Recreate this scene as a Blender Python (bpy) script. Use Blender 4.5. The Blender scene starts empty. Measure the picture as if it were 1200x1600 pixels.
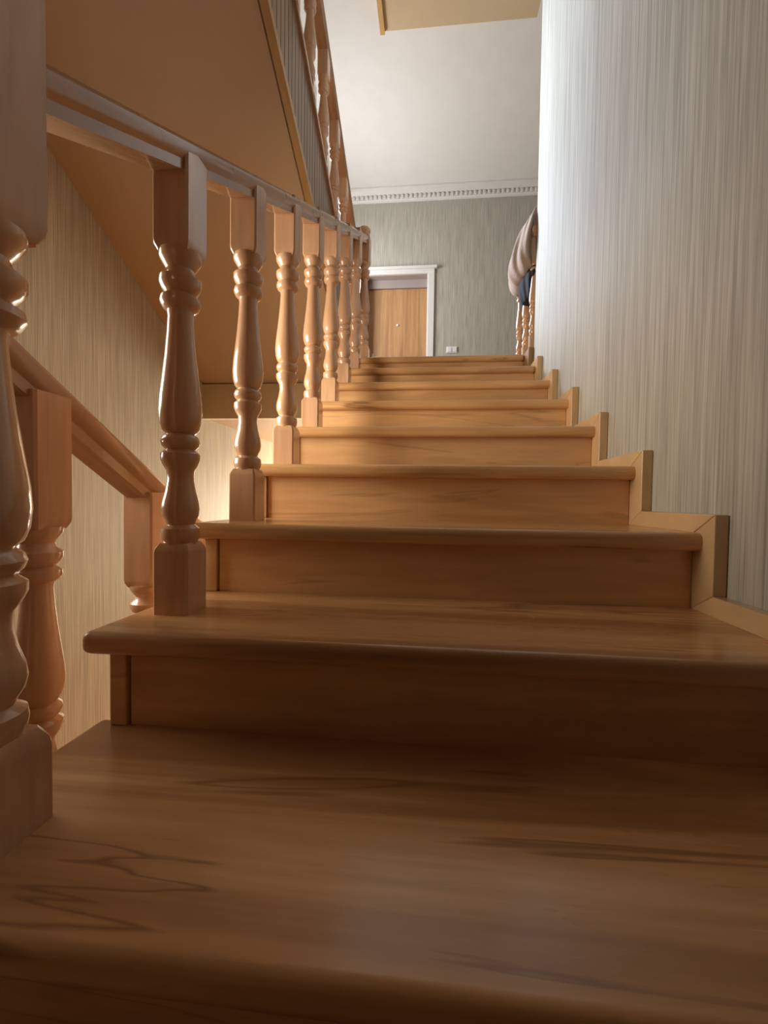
import bpy, bmesh, math, random
from mathutils import Vector, Matrix, Euler
random.seed(4)
ZC=2.363
S=bpy.context.scene
COL=S.collection

# ---------------------------------------------------------------- materials
def newmat(name):
    m=bpy.data.materials.new(name); m.use_nodes=True
    nt=m.node_tree; b=nt.nodes['Principled BSDF']
    return m,nt,b
def wood(name,c_dark,c_mid,c_light,scale=(2,20,20),rough=.28,coat=.5,streak=.5,vein=.0,st0=.36,st1=.49,cr=.10):
    m,nt,b=newmat(name); N=nt.nodes; L=nt.links
    tc=N.new('ShaderNodeTexCoord'); oi=N.new('ShaderNodeObjectInfo')
    comb=N.new('ShaderNodeVectorMath'); comb.operation='MULTIPLY_ADD'
    L.new(oi.outputs['Random'],comb.inputs[0]); comb.inputs[1].default_value=(37,53,71)
    L.new(tc.outputs['Object'],comb.inputs[2])
    def noise(mult,det,dist):
        mp=N.new('ShaderNodeMapping'); mp.inputs['Scale'].default_value=tuple(s*mult for s in scale)
        L.new(comb.outputs[0],mp.inputs['Vector'])
        n=N.new('ShaderNodeTexNoise'); n.inputs['Scale'].default_value=1; n.inputs['Detail'].default_value=det; n.inputs['Distortion'].default_value=dist
        L.new(mp.outputs[0],n.inputs['Vector']); return n
    def ramp(src,p0,c0,p1,c1):
        r=N.new('ShaderNodeValToRGB'); e=r.color_ramp.elements
        e[0].position=p0; e[0].color=(*c0,1); e[1].position=p1; e[1].color=(*c1,1)
        L.new(src,r.inputs[0]); return r
    def mix(fac,a,c,k=None):
        mu=N.new('ShaderNodeMath'); mu.operation='MULTIPLY'; mu.inputs[1].default_value=k; L.new(fac,mu.inputs[0])
        mx=N.new('ShaderNodeMixRGB'); L.new(mu.outputs[0],mx.inputs[0]); L.new(a,mx.inputs[1]); mx.inputs[2].default_value=(*c,1); return mx
    n1=noise(1,5,.8); n2=noise(.35,4,1.0); n4=noise(4.0,3,.2)
    base=ramp(n1.outputs['Fac'],.32,c_mid,.68,c_light)
    fine=ramp(n4.outputs['Fac'],.35,(1,1,1),.6,(0,0,0))
    m1=mix(fine.outputs[0],base.outputs[0],tuple(x*.78 for x in c_mid),.4)
    st=ramp(n2.outputs['Fac'],st0,(1,1,1),st1,(0,0,0))
    m2=mix(st.outputs[0],m1.outputs[0],c_dark,streak)
    out=m2
    if vein:
        n5=noise(.42,3,1.6)
        sb=N.new('ShaderNodeMath'); sb.operation='SUBTRACT'; sb.inputs[1].default_value=.59; L.new(n5.outputs['Fac'],sb.inputs[0])
        ab=N.new('ShaderNodeMath'); ab.operation='ABSOLUTE'; L.new(sb.outputs[0],ab.inputs[0])
        vr=ramp(ab.outputs[0],.0,(1,1,1),.02,(0,0,0))
        out=mix(vr.outputs[0],m2.outputs[0],tuple(x*.75 for x in c_dark),vein)
    hv=N.new('ShaderNodeHueSaturation'); mr=N.new('ShaderNodeMapRange'); mr.inputs[3].default_value=.92; mr.inputs[4].default_value=1.08
    L.new(oi.outputs['Random'],mr.inputs[0]); L.new(mr.outputs[0],hv.inputs['Value']); L.new(out.outputs[0],hv.inputs['Color'])
    L.new(hv.outputs[0],b.inputs['Base Color'])
    rr=N.new('ShaderNodeMapRange'); rr.inputs[3].default_value=rough-.05; rr.inputs[4].default_value=rough+.1
    L.new(n1.outputs['Fac'],rr.inputs[0]); L.new(rr.outputs[0],b.inputs['Roughness'])
    b.inputs['Coat Weight'].default_value=coat; b.inputs['Coat Roughness'].default_value=cr
    return m
W_TREAD=wood('tread_wood',(.33,.15,.055),(.66,.36,.155),(.80,.48,.22),(1.3,15,15),.26,.5,.75,.7,.37,.50,.16)
W_RISER=wood('riser_wood',(.48,.25,.10),(.74,.42,.195),(.84,.52,.25),(1.5,13,13),.33,.3,.5,.4,.37,.49)
W_POST=wood('turned_wood',(.50,.27,.155),(.72,.42,.25),(.82,.52,.32),(14,14,1.6),.20,.7,.4)
W_RAIL=wood('rail_wood',(.32,.15,.07),(.50,.27,.14),(.60,.35,.19),(14,1.6,1.6),.25,.6,.4)
W_TRIM=wood('trim_wood',(.46,.27,.13),(.64,.41,.21),(.74,.51,.28),(10,3,3),.32,.4,.3)
W_DOOR=wood('door_wood',(.22,.11,.045),(.38,.20,.085),(.48,.27,.12),(26,26,1.2),.4,.2,.5)
W_YEL=wood('edge_trim_wood',(.40,.21,.06),(.52,.30,.10),(.60,.36,.13),(10,3,3),.4,.2,.3)
W_SLAT=wood('cladding_wood',(.16,.08,.04),(.27,.15,.085),(.38,.23,.14),(3,60,1.2),.4,.2,.5)

def wallpaper(name,ca,cb,sc=(170,170,3)):
    m,nt,b=newmat(name); N=nt.nodes; L=nt.links
    tc=N.new('ShaderNodeTexCoord')
    mp=N.new('ShaderNodeMapping'); mp.inputs['Scale'].default_value=sc
    L.new(tc.outputs['Object'],mp.inputs['Vector'])
    n=N.new('ShaderNodeTexNoise'); n.inputs['Scale'].default_value=1; n.inputs['Detail'].default_value=3; n.inputs['Roughness'].default_value=.6
    L.new(mp.outputs[0],n.inputs['Vector'])
    mp2=N.new('ShaderNodeMapping'); mp2.inputs['Scale'].default_value=(60,60,.8); L.new(tc.outputs['Object'],mp2.inputs['Vector'])
    n2=N.new('ShaderNodeTexNoise'); n2.inputs['Scale'].default_value=1; n2.inputs['Detail'].default_value=2
    L.new(mp2.outputs[0],n2.inputs['Vector'])
    ad=N.new('ShaderNodeMath'); ad.operation='MULTIPLY_ADD'; ad.inputs[1].default_value=.30
    L.new(n2.outputs['Fac'],ad.inputs[0]); L.new(n.outputs['Fac'],ad.inputs[2])
    r=N.new('ShaderNodeValToRGB'); e=r.color_ramp.elements
    e[0].position=.45; e[0].color=(*ca,1); e[1].position=.85; e[1].color=(*cb,1)
    L.new(ad.outputs[0],r.inputs[0]); L.new(r.outputs[0],b.inputs['Base Color'])
    bp=N.new('ShaderNodeBump'); bp.inputs['Strength'].default_value=.22; bp.inputs['Distance'].default_value=.003
    L.new(n.outputs['Fac'],bp.inputs['Height']); L.new(bp.outputs[0],b.inputs['Normal'])
    b.inputs['Roughness'].default_value=.6
    return m
WP=wallpaper('striped_wallpaper',(.31,.285,.235),(.58,.55,.475))
WPL=wallpaper('striped_wallpaper_cream',(.42,.365,.28),(.70,.64,.52))

def plain(name,c,rough=.7,bump=0,metal=0):
    m,nt,b=newmat(name); N=nt.nodes; L=nt.links
    tc=N.new('ShaderNodeTexCoord'); n=N.new('ShaderNodeTexNoise'); n.inputs['Scale'].default_value=6; n.inputs['Detail'].default_value=4
    L.new(tc.outputs['Object'],n.inputs['Vector'])
    r=N.new('ShaderNodeValToRGB'); e=r.color_ramp.elements
    e[0].position=.3; e[0].color=(*[x*.96 for x in c],1); e[1].position=.7; e[1].color=(*c,1)
    L.new(n.outputs['Fac'],r.inputs[0]); L.new(r.outputs[0],b.inputs['Base Color'])
    if bump:
        n3=N.new('ShaderNodeTexNoise'); n3.inputs['Scale'].default_value=120
        L.new(tc.outputs['Object'],n3.inputs['Vector'])
        bp=N.new('ShaderNodeBump'); bp.inputs['Strength'].default_value=bump; bp.inputs['Distance'].default_value=.003
        L.new(n3.outputs['Fac'],bp.inputs['Height']); L.new(bp.outputs[0],b.inputs['Normal'])
    b.inputs['Roughness'].default_value=rough; b.inputs['Metallic'].default_value=metal
    return m
P_BEIGE=plain('beige_plaster',(.60,.42,.25),.6,.25)
P_CEIL=plain('ceiling_paint',(.78,.76,.71),.8,.1)
P_SOFF=plain('cream_soffit_paint',(.62,.47,.28),.7,.1)
P_WHITE=plain('white_gloss_paint',(.74,.72,.68),.35)
P_TAUPE=plain('taupe_reveal_shade',(.36,.30,.27),.5)  # shade of the door recess put into the colour
P_BACK=plain('dark_bounce_absorber',(.10,.065,.04),.7)  # dark tone given to the unseen back wall to dim the foreground
P_SWITCH=plain('switch_plastic',(.8,.79,.76),.3)
P_DARK=plain('dark_plastic',(.03,.03,.03),.4)
P_METAL=plain('brass_metal',(.7,.6,.35),.3,0,1)
P_FLOOR=plain('floor_laminate',(.36,.20,.09),.35)
P_CLOTH=plain('beige_cloth',(.46,.34,.275),.95,.8)
P_CLOTH2=plain('black_cloth',(.012,.012,.018),.9,.8)
def emis(name,c,s):
    m,nt,b=newmat(name); b.inputs['Base Color'].default_value=(*c,1)
    b.inputs['Emission Color'].default_value=(*c,1); b.inputs['Emission Strength'].default_value=s
    return m

# ---------------------------------------------------------------- helpers
def empty(name,loc=(0,0,0)):
    o=bpy.data.objects.new(name,None); COL.objects.link(o); o.location=loc; o.empty_display_size=.1; return o
def obj(name,bm,mat,parent=None,smooth=False,bevel=0,seg=3):
    bmesh.ops.recalc_face_normals(bm,faces=bm.faces)
    me=bpy.data.meshes.new(name); bm.to_mesh(me); bm.free()
    me.materials.append(mat)
    if smooth:
        for p in me.polygons: p.use_smooth=True
    o=bpy.data.objects.new(name,me); COL.objects.link(o)
    if parent: o.parent=parent
    if bevel:
        md=o.modifiers.new('bevel','BEVEL'); md.width=bevel; md.segments=seg; md.limit_method='ANGLE'; md.angle_limit=.6
        for p in me.polygons: p.use_smooth=True
        wn=o.modifiers.new('wn','WEIGHTED_NORMAL'); wn.keep_sharp=False
    return o
def addbox(bm,x0,x1,y0,y1,z0,z1):
    vs=[bm.verts.new((x,y,z)) for x in (x0,x1) for y in (y0,y1) for z in (z0,z1)]
    for f in ((0,1,3,2),(4,6,7,5),(0,4,5,1),(2,3,7,6),(0,2,6,4),(1,5,7,3)):
        bm.faces.new([vs[i] for i in f])
def box(name,x0,x1,y0,y1,z0,z1,mat,parent=None,bevel=0,seg=3):
    bm=bmesh.new(); addbox(bm,x0,x1,y0,y1,z0+ZC,z1+ZC)
    return obj(name,bm,mat,parent,bevel=bevel,seg=seg)
def prism_yz(bm,pts,x0,x1):
    a=[bm.verts.new((x0,y,z)) for y,z in pts]; b=[bm.verts.new((x1,y,z)) for y,z in pts]
    bm.faces.new(a); bm.faces.new(b[::-1]); n=len(pts)
    for i in range(n): bm.faces.new((a[i],a[(i+1)%n],b[(i+1)%n],b[i]))
def prism(name,pts,x0,x1,mat,parent=None,bevel=0):
    bm=bmesh.new(); prism_yz(bm,[(y,z+ZC) for y,z in pts],x0,x1)
    return obj(name,bm,mat,parent,bevel=bevel)

# turned post
PROF=[(850,24),(844,27),(836,28),(828,27),(822,20),(816,22),(808,26),(798,27.5),(786,26),(770,22),(752,19),(738,19.5),(728,25),(720,28),(711,28),(704,21),(699,26),(692,28),(685,26),(680,20.5),(674,26),(662,29.5),(645,31),(625,30),(595,26.5),(560,22.5),(525,19.5),(500,18),(490,19),(486,25),(478,29),(470,28),(464,21),(458,26),(450,29.5),(441,29.5),(434,22),(427,20),(420,24),(412,29),(405,30)]
def loft(bm,rings,cap=True):
    vr=[[bm.verts.new(p) for p in r] for r in rings]; n=len(vr[0])
    for a,b in zip(vr,vr[1:]):
        for i in range(n): bm.faces.new((a[i],a[(i+1)%n],b[(i+1)%n],b[i]))
    if cap: bm.faces.new(vr[0]); bm.faces.new(vr[-1])
def sq(h,z,ch=.004):
    c=ch
    return [(h,-h+c,z),(h,h-c,z),(h-c,h,z),(-h+c,h,z),(-h,h-c,z),(-h,-h+c,z),(-h+c,-h,z),(h-c,-h,z)]
def circ(r,z,n=32): return [(r*math.cos(2*math.pi*i/n),r*math.sin(2*math.pi*i/n),z) for i in range(n)]
def post_mesh(name,half,base,shaft,top,rs=1.0,finial=0):
    bm=bmesh.new()
    t=.018*half/.035
    loft(bm,[sq(half,0),sq(half,base-t),sq(half*.96,base-t*.6),sq(half*.8,base)])
    z1=base; z2=base+shaft
    k=[]
    for y,r in PROF: k.append(circ(r/797*rs,z1+(850-y)/445*shaft))
    k=[circ(PROF[0][1]/797*rs,z1-.004)]+k+[circ(PROF[-1][1]/797*rs,z2+.004)]
    loft(bm,k)
    loft(bm,[sq(half*.84,z2),sq(half*.97,z2+t*.55),sq(half,z2+t),sq(half,z2+top)])
    if finial:
        z3=z2+top; f=finial
        pr=[(.8,0),(.95,.15),(.95,.3),(.6,.42),(.75,.6),(1.0,.95),(1.02,1.2),(.85,1.55),(.5,1.8),(.1,1.9)]
        loft(bm,[circ(half*a,z3+b*f) for a,b in pr])
    bmesh.ops.recalc_face_normals(bm,faces=bm.faces)
    me=bpy.data.meshes.new(name); bm.to_mesh(me); bm.free(); me.materials.append(W_POST)
    for p in me.polygons: p.use_smooth=True
    me.set_sharp_from_angle(angle=math.radians(38))
    return me
def place(name,me,x,y,z,parent,rot=0):
    o=bpy.data.objects.new(name,me); COL.objects.link(o); o.location=(x,y,z+ZC); o.rotation_euler=(0,0,rot); o.parent=parent; return o
RSEC=[(-.027,0),(.027,0),(.027,.018),(.032,.024),(.036,.034),(.035,.048),(.026,.058),(.010,.062),(-.010,.062),(-.026,.058),(-.035,.048),(-.036,.034),(-.032,.024),(-.027,.018)]
def rail(name,x,ya,za,yb,zb,parent,mat=None,th=1):
    bm=bmesh.new()
    loft(bm,[[(x+a,ya,za+(-.062+b)*th+ZC) for a,b in RSEC],[(x+a,yb,zb+(-.062+b)*th+ZC) for a,b in RSEC]])
    o=obj(name,bm,mat or W_RAIL,parent)
    for p in o.data.polygons: p.use_smooth=True
    o.data.set_sharp_from_angle(angle=math.radians(35))
    return o

# ---------------------------------------------------------------- stair dims
H=.1645; G=.2964
XL,XR,XW=-.572,.562,.59
LXW=-1.84
def zt(k): return -.0600+H*k          # k=0 -> G tread ; 6 -> landing
def yn(k): return .920+G*k
YN={k:yn(k) for k in range(-4,7)}
YN[-2]=.315; YN[-3]=.03
TH=.038
WEND=2.57

stair=empty('staircase')
for k in range(-3,7):
    y0=YN[k]; y1=(YN[k+1]+.05) if k<6 else y0+.30
    xr=XW-.002 if k<5 else XR
    box('tread_%d'%(k+4),XL,xr,y0,y1,zt(k)-TH,zt(k),W_TREAD,stair,bevel=.0135,seg=4)
    zb=zt(k-1)
    box('riser_%d'%(k+4),XL+.067,XR-.001,y0+.032,y0+.05,zb,zt(k)-TH,W_RISER,stair)
    box('string_end_%d'%(k+4),XL+.034,XL+.064,y0+.024,y0+.055,zb,zt(k)-TH,W_RISER,stair,bevel=.002,seg=1)
pts=[]
for k in range(-3,7):
    pts.append((YN[k]+.052,zt(k-1)-TH-.001)); pts.append((YN[k]+.052,zt(k)-TH-.001))
pts.append((YN[6]+.25,zt(6)-TH-.001)); pts.append((YN[6]+.25,zt(6)-.25)); pts.append((YN[-3]+.052,zt(-4)-.25))
prism('carcass',pts,XL+.045,XR-.002,P_BEIGE,stair)
for k in range(-3,6):
    box('side_panel_%d'%(k+4),XL+.034,XL+.044,YN[k]+.055,YN[k+1]+.055,zt(k-1)-.03,zt(k)-TH,W_RISER,stair)

sk=empty('baseboard_right')
a=lambda k: YN[k]-.035
b=lambda k: YN[k]+.034
for k in range(-3,6):
    zu=zt(k)+.04; zl=zt(k-1)+.04
    prism('upright_%d'%(k+4),[(a(k),zu),(b(k),zt(k)-.002),(b(k),zt(k-1)-.002),(a(k),zl)],XR,XW-.0005,W_TRIM,sk,bevel=.003)
    ye=(b(k+1),a(k+1)) if k<5 else (WEND-.002,WEND-.002)
    prism('level_%d'%(k+4),[(a(k),zu),(b(k),zt(k)-.001),(ye[0],zt(k)-.001),(ye[1],zu)],XR,XW-.0005,W_TRIM,sk,bevel=.003)

# ---------------------------------------------------------------- main railing
XB=-.49
rl=empty('stair_railing')
RS=.54
def rtop(y): return .68+RS*(y-.7725)
rail('handrail',XB,.44,rtop(.44),2.86,rtop(2.86),rl)
bm_=post_mesh('baluster_mesh',.035,.136,.55,.188)
for i in range(7):
    y=.7725+G*i
    place('baluster_%d'%(i+1),bm_,XB,y,zt(-1+i),rl)
nm=post_mesh('newel_mesh',.046,.115,.56,.46,1.22,.035)
place('newel_lower',nm,XB-.006,.410,zt(-2),rl)
nm2=post_mesh('newel_top_mesh',.040,.136,.55,.18,1.05,.04)
place('newel_upper',nm2,XB,2.87,zt(6),rl)

# ---------------------------------------------------------------- upper flight
up=empty('staircase')
SO=lambda y:2.68-.555*y
ZL=zt(6)
Ys=3.55
for k in range(1,11):
    y=Ys-(k-1)*G
    box('tread_%d'%k,LXW+.002,-.672,y-G-.05 if k<10 else y-.3,y,ZL+H*k-TH,ZL+H*k,W_TREAD,up,bevel=.012)
    box('riser_%d'%k,LXW+.002,-.672,y-.05,y-.03,ZL+H*(k-1),ZL+H*k-TH,W_RISER,up)
ya,yb=.60,3.30
prism('soffit_slab',[(ya,SO(ya)),(yb-.1,SO(yb-.1)),(yb+.1,SO(yb-.1)),(yb+.1,ZL-.0),(ya,SO(ya)+.12+.0)],LXW+.001,-.665,P_BEIGE,up)
bm=bmesh.new()
y=ya
while y<3.46:
    y2=min(y+.045,3.46)
    prism_yz(bm,[(y+.003,max(SO(y),ZL-.0)+ZC+.002 if y>3.2 else SO(y)+ZC),(y2,max(SO(y2),ZL)+ZC+.002 if y>3.2 else SO(y2)+ZC),(y2,SO(y2)+.50+ZC),(y+.003,SO(y)+.50+ZC)],-.664,-.640)
    y=y2
obj('string_cladding',bm,W_SLAT,up,bevel=.003,seg=2)
prism('string_backing',[(ya,SO(ya)),(3.15,SO(3.15)),(3.15,SO(3.15)+.5),(ya,SO(ya)+.5)],-.672,-.6645,W_SLAT,up)
prism('edge_trim',[(ya,SO(ya)-.02),(3.19,SO(3.19)-.02),(3.19,SO(3.19)+.02),(ya,SO(ya)+.02)],-.66,-.628,W_YEL,up)
prism('string_cap',[(ya,SO(ya)+.50),(3.46,SO(3.46)+.50),(3.46,SO(3.46)+.53),(ya,SO(ya)+.53)],-.685,-.625,W_RAIL,up,bevel=.005)
ur=empty('stair_railing')
rail('handrail',-.655,ya,SO(ya)+1.22,3.5,SO(3.5)+1.22,ur)
ub=post_mesh('baluster_upper_mesh',.030,.10,.42,.14,.85)
y=3.20
i=0
while y>ya:
    place('baluster_%d'%(i+1),ub,-.655,y,SO(y)+.515,ur); y-=.27; i+=1
place('newel_base',post_mesh('newel_b_mesh',.042,.25,.55,.32,1.05,.04),-.655,3.51,ZL,ur)

# ---------------------------------------------------------------- lower flight
lo=empty('staircase')
ZK=zt(-4)
XLf=-.66
for k in range(1,11):
    y=.85+(k-1)*G
    z=ZK-H*(k-1)
    if k>1: box('tread_%d'%k,LXW+.002,XLf,y-G-.02,y,z-TH,z,W_TREAD,lo,bevel=.012)
    box('riser_%d'%k,LXW+.002,XLf-.02,y-.05,y-.03,z-H,z-TH,W_RISER,lo)
box('landing_nosing',LXW+.002,XLf,.55,.85,ZK-TH,ZK,W_TREAD,lo,bevel=.012)
prism('soffit_slab',[(.55,ZK-TH-.002),(.80,ZK-TH-.002)]+sum([[(.80+G*(k-1),ZK-H*k-TH-.002),(.80+G*k,ZK-H*k-TH-.002)] for k in range(1,9)],[])+[(3.2,-ZC+.01),(2.75,-ZC+.01),(.55,ZK-.25)],LXW+.002,XLf-.02,P_BEIGE,lo)
lr=empty('stair_railing')
rt=lambda y:.630-.580*y
XBL=-.718
rail('handrail',XBL,.10,rt(.10),3.45,rt(3.45),lr,th=1.3)
for i in range(9):
    y=.695+G*i
    z=ZK-H*i
    top=rt(y)-.045-(z+.136+.52)
    lb=post_mesh('baluster_lower_mesh_%d'%i,.038,.136,.52,top,1.05)
    place('baluster_%d'%(i+1),lb,XBL,y,z,lr)
place('newel_upper',post_mesh('newel_l_mesh',.042,.136,.56,.66,1.1,.04),XBL,.12,ZK,lr)
place('newel_lower',post_mesh('newel_l2_mesh',.042,.136,.60,.32,1.1,.04),XBL,3.46,-ZC,lr)

# ---------------------------------------------------------------- landings / shell
YF=5.70; RX=2.6; YB=-1.6; CZ=4.16
box('floor',LXW-.15,RX,YB,YF+.4,-ZC-.15,-ZC,P_FLOOR)
bm=bmesh.new()
addbox(bm,LXW,XW,YB,YN[-3]+.05,ZK-.25+ZC,ZK+ZC); addbox(bm,LXW,-.58,YN[-3]+.05,.55,ZK-.25+ZC,ZK+ZC)
obj('floor_half_landing',bm,P_FLOOR)
bm=bmesh.new()
addbox(bm,-.64,XR,YN[6]+.30,YF,ZL-.25+ZC,ZL+ZC)
addbox(bm,LXW,-.64,3.42,YF,ZL-.287+ZC,ZL+ZC)
addbox(bm,LXW,-.64,3.2,3.42,ZL-.287+ZC,ZL-.05+ZC)
addbox(bm,XR,RX,WEND+.01,YF,ZL-.25+ZC,ZL+ZC)
obj('floor_landing',bm,P_FLOOR)
box('beam_landing',LXW,-.56,3.18,3.24,ZL-.30,ZL-.03,P_SOFF)
box('floor_upper_half_landing',LXW,XW,YB,.62,SO(.6)-.0,ZL+10*H,P_BEIGE)
box('wall_left',LXW-.15,LXW,YB,YF,-ZC,CZ,WPL)
box('wall_right',XW,XW+.15,YB,WEND,-ZC,CZ,WP)
box('wall_back',LXW-.15,RX,YB-.15,YB,-ZC,CZ,P_BACK)
box('wall_hall',RX,RX+.15,YB,YF,-ZC,CZ,WP)
DX0,DX1,DT=-.95,-.10,3.05
bm=bmesh.new()
addbox(bm,LXW-.15,DX0,YF,YF+.2,0,CZ+ZC); addbox(bm,DX1,RX+.15,YF,YF+.2,0,CZ+ZC)
addbox(bm,DX0,DX1,YF,YF+.2,DT+ZC,CZ+ZC); addbox(bm,DX0,DX1,YF,YF+.2,0,ZL+ZC)
obj('wall_far',bm,WP)
box('ceiling',LXW-.15,RX+.15,YB-.15,YF+.2,CZ,CZ+.15,P_CEIL)
box('ceiling_soffit',-.47,.80,.9,3.66,4.02,CZ-.001,P_SOFF)
box('trim_1',-.51,-.47,.9,3.66,3.99,CZ-.001,W_YEL)
co=empty('trim_2')
bm=bmesh.new()
sec=[(0,-.15),(-.012,-.15),(-.016,-.135),(-.03,-.125),(-.03,-.075),(-.045,-.065),(-.075,-.03),(-.10,-.018),(-.10,0),(0,0)]
loft(bm,[[(x,YF+s,CZ+z+ZC-.001) for s,z in sec] for x in (LXW,RX)])
obj('cornice_profile',bm,P_WHITE,co)
bm=bmesh.new()
x=-1.2
while x<1.6:
    addbox(bm,x,x+.035,YF-.050,YF-.03,CZ-.124+ZC,CZ-.078+ZC); x+=.06
obj('cornice_ornament',bm,P_WHITE,co,bevel=.006,seg=2)

# ---------------------------------------------------------------- door
dr=empty('door_1')
LT=2.925
box('leaf',DX0+.03,DX1-.012,YF+.14,YF+.185,ZL+.004,LT,W_DOOR,dr,bevel=.003)
box('jamb_left',DX0+.001,DX0+.03,YF+.10,YF+.19,ZL+.002,DT-.002,W_DOOR,dr)
box('head_panel',DX0+.03,DX1-.012,YF+.11,YF+.19,LT+.004,DT-.002,P_TAUPE,dr)
box('reveal_left',DX0+.001,DX0+.012,YF-.002,YF+.10,ZL+.002,DT-.002,P_TAUPE,dr)
box('reveal_right',DX1-.012,DX1-.001,YF-.002,YF+.19,ZL+.002,DT-.002,P_WHITE,dr)
box('reveal_head',DX0+.012,DX1-.012,YF-.002,YF+.11,DT-.013,DT-.002,P_TAUPE,dr)
box('casing_left',DX0-.085,DX0+.004,YF-.025,YF-.001,ZL+.002,DT+.05,P_WHITE,dr,bevel=.006)
box('casing_right',DX1-.004,DX1+.085,YF-.025,YF-.001,ZL+.002,DT+.05,P_WHITE,dr,bevel=.006)
box('casing_head',DX0-.085,DX1+.085,YF-.028,YF-.001,DT-.004,DT+.055,P_WHITE,dr,bevel=.006)
box('casing_cap',DX0-.12,DX1+.12,YF-.055,YF-.001,DT+.055,DT+.09,P_WHITE,dr,bevel=.008)
bm=bmesh.new(); bmesh.ops.create_cone(bm,cap_ends=True,segments=20,radius1=.016,radius2=.012,depth=.02,matrix=Matrix.Translation((-.52,YF+.132,2.43+ZC))@Matrix.Rotation(math.pi/2,4,'X'))
obj('peephole',bm,P_SWITCH,dr)
box('handle_plate',DX0+.07,DX0+.11,YF+.13,YF+.14,ZL+.92,ZL+1.12,P_METAL,dr,bevel=.003)
box('handle_lever',DX0+.08,DX0+.20,YF+.08,YF+.095,ZL+1.04,ZL+1.06,P_METAL,dr,bevel=.005)
sw=empty('light_switch')
box('plate',.16,.305,YF-.012,YF-.0005,1.985,2.07,P_SWITCH,sw,bevel=.004)
for i in range(2):
    box('rocker_%d'%i,.172+.066*i,.228+.066*i,YF-.018,YF-.011,1.997,2.058,P_SWITCH,sw,bevel=.002)
bm=bmesh.new(); addbox(bm,.2305,.2345,YF-.0145,YF-.0115,1.995+ZC,2.06+ZC); obj('gap',bm,P_DARK,sw)

# ---------------------------------------------------------------- right guard rail with jacket
gr=empty('stair_railing')
gb=post_mesh('guard_mesh',.026,.10,.46,.10,.8)
for i,y in enumerate((2.64,2.84,3.04)):
    place('baluster_%d'%(i+1),gb,.60,y,ZL,gr)
rail('handrail',.60,WEND+.002,ZL+.71,3.07,ZL+.71,gr)
jk=empty('hanging_jacket')
def cloth(name,cx,cy,levels,mat,nf,amp,ph):
    bm=bmesh.new(); n=84; rings=[]
    for j,(z,rx,ry,ox,oy) in enumerate(levels):
        r=[]
        for i in range(n):
            t=2*math.pi*i/n
            f=1+amp*min(1,j/3)*(math.sin(nf*t+ph+.5*j)*.6+math.sin((nf*2+1)*t+ph*2-.3*j)*.4)
            r.append((cx+ox+rx*f*math.cos(t),cy+oy+ry*f*math.sin(t),z+ZC+.01*math.sin(3*t+ph)*min(1,j/2)))
        rings.append(r)
    loft(bm,rings)
    o=obj(name,bm,mat,jk,smooth=True)
    md=o.modifiers.new('s','SUBSURF'); md.levels=1; md.render_levels=1
J=-.135
cloth('body',.60,2.82,[(1.94+J,.015,.14,.03,0),(1.93+J,.040,.19,.024,0),(1.90+J,.060,.22,.016,0),(1.86+J,.076,.235,.006,0),(1.80+J,.088,.24,-.004,0),(1.74+J,.097,.24,-.014,0),(1.68+J,.102,.24,-.022,0),(1.62+J,.100,.235,-.020,0),(1.57+J,.084,.225,-.010,0),(1.54+J,.060,.21,.008,0)],P_CLOTH,7,.13,.7)
cloth('lining',.606,2.79,[(1.60+J,.05,.16,0,0),(1.56+J,.066,.18,0,0),(1.51+J,.066,.17,0,0),(1.45+J,.058,.15,.004,0),(1.40+J,.046,.13,.006,0)],P_CLOTH2,6,.15,.2)

# ---------------------------------------------------------------- added unseen windows + fill lights
def area(name,loc,rot,sx,sy,power,col,spread=180):
    l=bpy.data.lights.new(name,'AREA'); l.shape='RECTANGLE'; l.size=sx; l.size_y=sy; l.energy=power; l.color=col; l.spread=math.radians(spread)
    o=bpy.data.objects.new(name,l); COL.objects.link(o); o.location=loc; o.rotation_euler=rot; return o
def aim(o,d):
    o.rotation_euler=Vector(d).to_track_quat('-Z','Y').to_euler()
GL=emis('added_window_glow',(.8,.9,1),1.5)  # glowing panes of the added windows
def added_window_x(name,x,y0,y1,z0,z1):
    w=empty(name)
    box('pane',x+.004,x+.008,y0,y1,z0,z1,GL,w)
    for i,(p,q,r,s) in enumerate(((y0-.06,y0,z0-.06,z1+.06),(y1,y1+.06,z0-.06,z1+.06),(y0,y1,z0-.06,z0),(y0,y1,z1,z1+.06),((y0+y1)/2-.02,(y0+y1)/2+.02,z0,z1))):
        box('frame_%d'%i,x+.001,x+.04,p,q,r,s,P_WHITE,w,bevel=.004)
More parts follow.
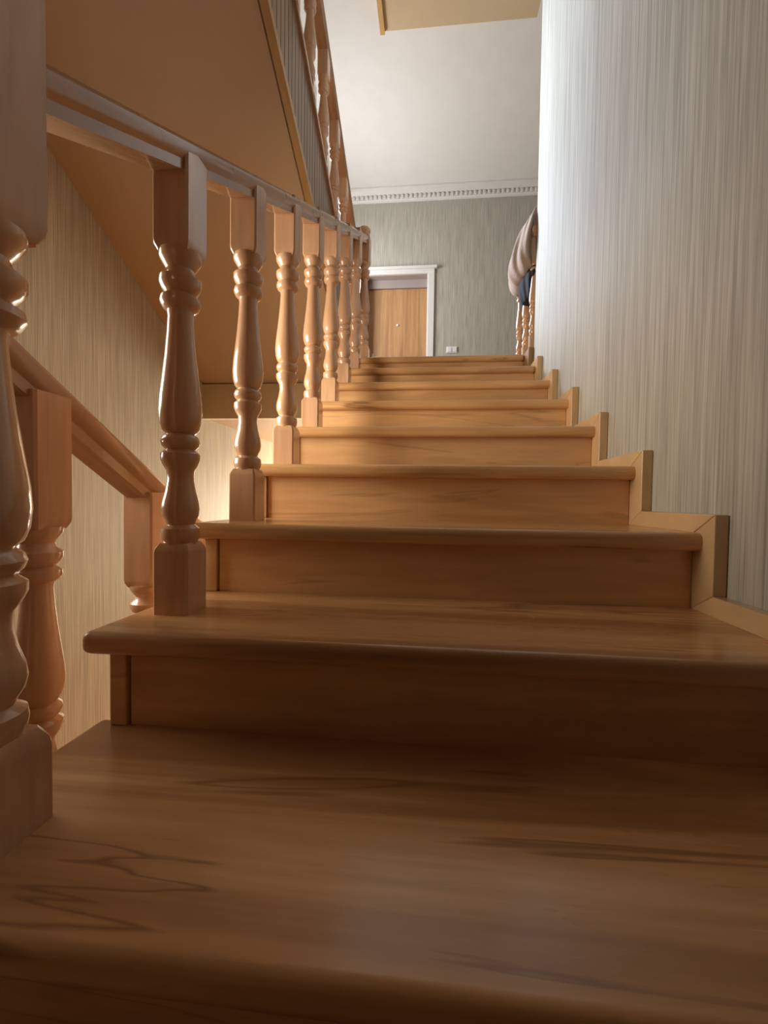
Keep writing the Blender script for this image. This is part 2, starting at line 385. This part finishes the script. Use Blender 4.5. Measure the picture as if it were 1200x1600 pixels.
def added_window_y(name,y,x0,x1,z0,z1,d=-1):
    w=empty(name)
    box('pane',x0,x1,min(y+d*.004,y+d*.008),max(y+d*.004,y+d*.008),z0,z1,GL,w)
    for i,(p,q,r,s) in enumerate(((x0-.06,x0,z0-.06,z1+.06),(x1,x1+.06,z0-.06,z1+.06),(x0,x1,z0-.06,z0),(x0,x1,z1,z1+.06))):
        box('frame_%d'%i,p,q,min(y+d*.001,y+d*.04),max(y+d*.001,y+d*.04),r,s,P_WHITE,w,bevel=.004)
added_window_x('added_window_1',LXW,3.9,5.2,1.9,3.4)  # unseen window added to light the far end of the right wall
o1=area('added_wall_beam_1',(LXW+.50,4.5,2.55+ZC),(0,0,0),1.2,1.2,42,(.70,.84,1.0),75)  # added narrow beam inside the room, aimed at the right wall's end
aim(o1,(2.1,-1.85,-.25))
area('added_room_fill_1',(LXW+.06,4.55,2.45+ZC),(0,-math.pi/2,0),1.2,1.2,66,(.97,.97,1.0))  # added fill for ceiling and far wall
added_window_y('added_window_2',YF,-1.6,-.7,-1.3,.2)  # unseen window added for warm light on soffit and left wall
area('added_soffit_fill_2',(-1.15,YF-.06,-.5+ZC),(-math.pi/2,0,0),.9,1.4,135,(1.0,.83,.60))  # added warm fill from the lower level
added_window_x('added_window_3',LXW,.50,1.40,.0,.95)  # unseen window added just out of view to light the risers
o3=area('added_riser_fill_3',(LXW+.22,1.02,.45+ZC),(0,0,0),.75,.8,15,(1.0,.86,.66),105)  # added fill turned towards the middle risers
aim(o3,(1.6,.95,-.30))

w=bpy.data.worlds.new('World'); S.world=w; w.use_nodes=True
w.node_tree.nodes['Background'].inputs[0].default_value=(.5,.6,.8,1); w.node_tree.nodes['Background'].inputs[1].default_value=.3

# ---------------------------------------------------------------- camera
cam=bpy.data.cameras.new('camera'); co_=bpy.data.objects.new('camera',cam); COL.objects.link(co_)
cam.sensor_fit='VERTICAL'; cam.sensor_height=36; cam.sensor_width=27; cam.lens=36*650/1600
cam.shift_x=-13/1600; cam.clip_start=.02
co_.matrix_world=Matrix.Translation((0,0,ZC))@Matrix.Rotation(math.radians(5.4),4,'Z')@Matrix.Rotation(math.radians(90-1.65),4,'X')@Matrix.Rotation(math.radians(.85),4,'Z')
S.camera=co_
S.view_settings.view_transform='Standard'
S.view_settings.look='None'
S.view_settings.exposure=0
